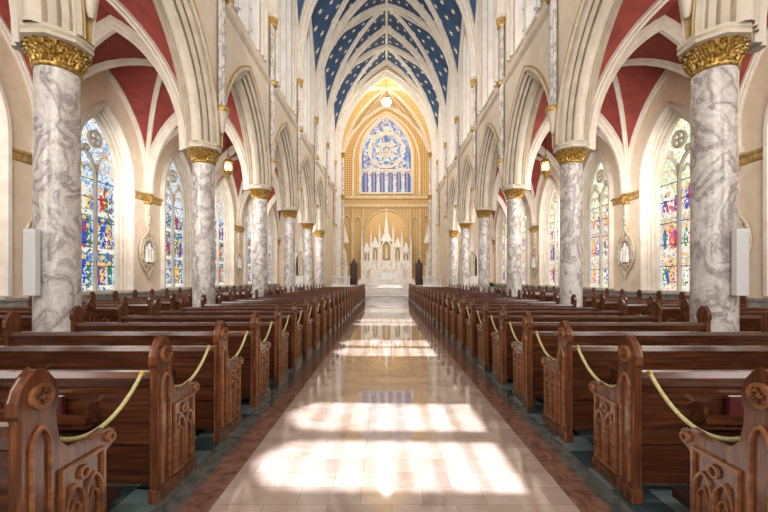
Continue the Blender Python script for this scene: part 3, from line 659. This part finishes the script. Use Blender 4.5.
# aisle lanterns
T=root('hanging_lantern','small gilt hexagonal lantern hanging in the side aisle','lantern','aisle lanterns',(-7.2,YC(2)+S/2,6.4))
mb=MB(); mb.lathe([(.015,.7),(.015,2.1)],n=6); mb.obj('chain',IRON,None,T)
mb=MB(); mb.lathe([(.04,-.12),(.11,-.03),(.15,.08),(.15,.18),(.10,.30)],n=12); mb.obj('lamp_glass',LAMPG,None,T)
mb=MB(); mb.lathe([(.26,.33),(.23,.38),(.10,.50),(.12,.55),(.05,.64),(.02,.80)],n=6); mb.lathe([(.01,-.56),(.07,-.42),(.03,-.32),(.15,-.18),(.23,-.10),(.21,-.06)],n=6)
for i in range(6):
    t=i*pi/3; mb.box(.21*cos(t)-.018,.21*cos(t)+.018,.21*sin(t)-.018,.21*sin(t)+.018,-.08,.35)
mb.obj('lamp_cage',GOLD,None,T)
clone(T,(7.2,YC(2)+S/2,6.4)); 
for s in (-1,1): clone(T,(s*7.2,YC(4)+S/2,6.4))
# ------------------------------------------------------------ pews
L=2.92; EP=[(0,0),(0,.90),(-.018,.925),(-.018,.98),(.0,1.03),(.035,1.075),(.075,1.105),(.115,1.075),(.15,1.03),(.165,.98),(.165,.925),(.15,.90),(.155,.82),(.175,.74),(.22,.69),(.30,.665),(.40,.66),(.45,.675),(.49,.68),(.525,.66),(.535,.63),(.52,.60),(.49,.59),(.465,.57),(.46,.50),(.46,.10),(.48,.08),(.48,0)]
PEW=root('pew','dark reddish-brown wooden pew with carved gothic end panels','pew','nave pews',(-3.02,1.6,0))
for s in (-1,1):
    mb=MB(); xa=s*(L/2-.055); xb=s*L/2
    mb.prism(EP,lambda p:(xa,p[0],p[1]),lambda p:(xb,p[0],p[1]))
    mb.box(xa-s*.012,xb+s*.015,-.012,.49,0,.09)
    o=mb.obj('end_panel',WOODZ,None,PEW)
    bv=o.modifiers.new('bevel','BEVEL'); bv.width=.008; bv.segments=2; bv.limit_method='ANGLE'; bv.angle_limit=radians(40)
    tr=MB(); X=s*(L/2+.004)
    for c in (.255,.375): tr.sweep([(X,u,z) for u,z in apath(.054,.10,.40,6,.13,c)],rect(.007,.014),(-1,0,0))
    for c in (.255,.375): tr.sweep([(X,u,z) for u,z in apath(.034,.06,.36,5,.15,c)],rect(.004,.010),(-1,0,0))
    tr.sweep([(X,.315+.028*cos(t*pi/6),.535+.028*sin(t*pi/6)) for t in range(12)],rect(.006,.012),(-1,0,0),closed=True)
    tr.sweep([(X,u,z) for u,z in [(.18,.12),(.18,.60),(.44,.60),(.44,.12)]],rect(.008,.014),(-1,0,0),closed=True)
    tr.sweep([(X,u,z) for u,z in apath(.045,.09,.76,6,.13,.075)],rect(.006,.012),(-1,0,0))
    tr.sweep([(X,.075+.048*cos(t*pi/8),.985+.048*sin(t*pi/8)) for t in range(16)],rect(.008,.016),(-1,0,0),closed=True)
    for q in range(4):
        t=q*pi/2; tr.sweep([(X,.075+.025*cos(t)+.018*cos(v*pi/4),.985+.025*sin(t)+.018*sin(v*pi/4)) for v in range(8)],rect(.004,.012),(-1,0,0),closed=True)
    tr.sweep([(X,.495+.022*cos(t*pi/5),.635+.022*sin(t*pi/5)) for t in range(10)],rect(.006,.016),(-1,0,0),closed=True)
    q=tr.obj('carved_tracery',WOODL,None,o); q['label']='lighter raised gothic tracery carving'
hx=L/2-.055
mb=MB()
mb.prism([(.03,.77),(.015,.83),(.03,.868),(.085,.868),(.10,.83),(.085,.77)],lambda p:(-hx,p[0],p[1]),lambda p:(hx,p[0],p[1]))
mb.prism([(.05,.77),(.075,.77),(.13,.42),(.105,.42)],lambda p:(-hx,p[0],p[1]),lambda p:(hx,p[0],p[1]))
mb.box(-hx,hx,.085,.14,.36,.44); mb.box(-hx,hx,.11,.13,.10,.36); mb.box(-hx,hx,.10,.14,.08,.14)
mb.prism([(.040,.76),(.055,.76),(.068,.68),(.053,.68)],lambda p:(-hx,p[0],p[1]),lambda p:(hx,p[0],p[1]))
mb.obj('backrest',WOODX,None,PEW)
mb=MB(); mb.prism([(.10,.43),(.10,.46),(.42,.47),(.45,.455),(.45,.43),(.42,.42)],lambda p:(-hx,p[0],p[1]),lambda p:(hx,p[0],p[1])); mb.box(-hx,hx,.38,.40,.30,.43); mb.obj('seat',WOODX,None,PEW)
mb=MB()
for x in (-1.0,-.2,.2,1.0): mb.prism([(.075,.50),(.075,.66),(-.03,.66),(-.03,.58)],lambda p:(x-.012,p[0],p[1]),lambda p:(x+.012,p[0],p[1]))
for a,b in ((-1.0,-.2),(.2,1.0)): mb.box(a,b,-.03,.085,.505,.52); mb.box(a,b,-.035,-.023,.54,.60)
mb.obj('book_rack',WOODX,None,PEW)
mb=MB(); mb.box(-hx+.1,hx-.1,-.30,-.14,.13,.19); mb.obj('kneeler',KNEE,None,PEW)
NROW=28
PXC={-1:-(1.55+L/2),1:1.60+L/2}
PEW.location=(PXC[-1],1.6,0)
for s in (-1,1):
    for k in range(NROW):
        if (s,k)==(-1,0): continue
        clone(PEW,(PXC[s],1.6+.95*k,0),skip=() if k<9 else ('kneeler','book_rack'))
for s in (-1,1):
    for k in range(3,NROW):
        c=clone(PEW,(s*7.15,1.6+.95*k,0),skip=('kneeler','book_rack','carved_tracery') if k>8 else ('kneeler',)); c['group']='side aisle pews'
# hymnals
H=root('hymnal','dark red cloth-bound hymnal in the pew rack','book','hymnals in pew racks',(0,0,0))
mb=MB(); mb.box(-.07,.07,-.014,.014,0,.19); mb.obj('cover',REDB,None,H)
mb=MB(); mb.box(-.065,.068,-.011,.011,.004,.191); mb.obj('pages',SPK,None,H)
first=True
for s in (-1,1):
    for k in (1,2,3):
        for x in ((.75,-.5) if k!=2 else (-.7,)):
            loc=(PXC[s]-s*x,1.6+.95*k+.01,.522)
            if first: H.location=loc; first=False
            else: clone(H,loc)
# ropes
R=root('barrier_rope','pale olive cord draped across the pew entry','rope','pew barrier ropes',(0,0,0))
pts=[]
for i in range(17):
    t=i/16; pts.append((0,-.035-.80*t,.875-.05*t-.80*.24*4*t*(1-t)))
mb=MB(); mb.sweep(pts,circ(.012,8),(1,0,0)); mb.obj('cord',ROPE,60,R)
for i in (0,16):
    mb=MB(); x,y,z=pts[i]; mb.lathe([(.008,z-.02),(.018,z-.008),(.018,z+.008),(.008,z+.02)],(0,y),8); mb.obj('hook',GOLD,None,R)
first=True
for s in (-1,1):
    for k in range(1,11):
        loc=(-1.64 if s<0 else 1.69,1.6+.95*k,0)
        if first: R.location=loc; first=False
        else: clone(R,loc)
# speakers
SPG=simple('speaker_mesh',(.86,.86,.86),(.83,.83,.83),.6,scale=80)
for s in (-1,1):
    T=root('loudspeaker','slim white column loudspeaker fixed to the marble column','speaker','column loudspeakers',(-5.03 if s<0 else 4.95,YC(0)-.385,1.25))
    mb=MB(); mb.box(-.085,.085,-.055,.045,0,.94); o=mb.obj('cabinet',SPK,None,T); bv=o.modifiers.new('b','BEVEL'); bv.width=.012; bv.segments=2
    mb=MB(); mb.box(-.068,.068,-.059,-.054,.04,.90); mb.obj('grille',SPG,None,T)
    mb=MB(); mb.box(-.04,.04,.04,.09,.4,.55); mb.obj('bracket',SPK,None,T)
# plant
T=root('potted_fern','green potted fern on a stand beside the column','plant',None,(5.15,18.8,0))
mb=MB(); mb.lathe([(.14,0),(.12,.05),(.04,.1),(.04,.75),(.15,.8)],n=12); mb.obj('stand',DARKW,40,T)
mb=MB(); mb.lathe([(.12,.8),(.18,1.05),(.19,1.08),(.15,1.08)],n=16); mb.obj('pot',GREYM,40,T)
mb=MB()
for i in range(46):
    t=random.random()*6.28; l=.25+.3*random.random(); el=random.uniform(.4,1.4); pv=[]
    for j in range(6):
        q=j/5; r=l*q*cos(el); z=1.05+l*q*sin(el)-.35*l*q*q; w=.035*sin(pi*min(.97,q+.12))
        pv+= [(r*cos(t)-w*sin(t),r*sin(t)+w*cos(t),z),(r*cos(t)+w*sin(t),r*sin(t)-w*cos(t),z)]
    mb.add(pv,[(2*j,2*j+1,2*j+3,2*j+2) for j in range(5)])
mb.obj('fronds',PLANT,None,T)
# ------------------------------------------------------------ light
w=bpy.data.worlds.new('World'); scene.world=w; w.use_nodes=True
w.node_tree.nodes['Background'].inputs[0].default_value=(.80,.90,1,1); w.node_tree.nodes['Background'].inputs[1].default_value=1.2
sun=bpy.data.lights.new('sun','SUN'); sun.energy=34; sun.angle=radians(.55); sun.color=(.88,.94,1)
so=bpy.data.objects.new('sun',sun); COL.objects.link(so)
dirv=Vector((-1,.03,-2.65)).normalized(); so.rotation_euler=dirv.to_track_quat('-Z','Y').to_euler()
def area(x,y,z,sx,sy,e,col=(1,.97,.94),d=(0,1,0)):  # added fill light without any fixture, turned away from the camera
    l=bpy.data.lights.new('area','AREA'); l.shape='RECTANGLE'; l.size=sx; l.size_y=sy; l.energy=e; l.color=col
    o=bpy.data.objects.new('fill_light',l); o.location=(x,y,z); COL.objects.link(o)
    o.rotation_euler=Vector(d).to_track_quat('-Z','Z').to_euler()
area(0,-3,6.5,7,9,880)
for y in (6,12,18,24): area(0,y,11,4,5,245)
area(0,29.5,13,5,6,225)
for s in (-1,1):
    for y in (-2,5.9,12.8,20,26.5): area(s*7.4,y,4.5,3,3,175,(1,.95,.89))
area(0,34.8,9,6,12,180,(1,.91,.77))
area(0,35.0,17.0,3,1.5,90,(1,.88,.66))
area(0,39.95,3.6,4,3,14,(1,.84,.58))  # added fill behind the high altar, brightens the gold panel
# camera
cam=bpy.data.cameras.new('cam'); co=bpy.data.objects.new('cam',cam); COL.objects.link(co)
cam.sensor_width=36; cam.lens=18; co.location=(-.04,0,1.5); co.rotation_euler=(pi/2,0,0); cam.shift_x=-2/768; cam.shift_y=22/768
cam.clip_end=200; scene.camera=co
scene.view_settings.view_transform='Standard'
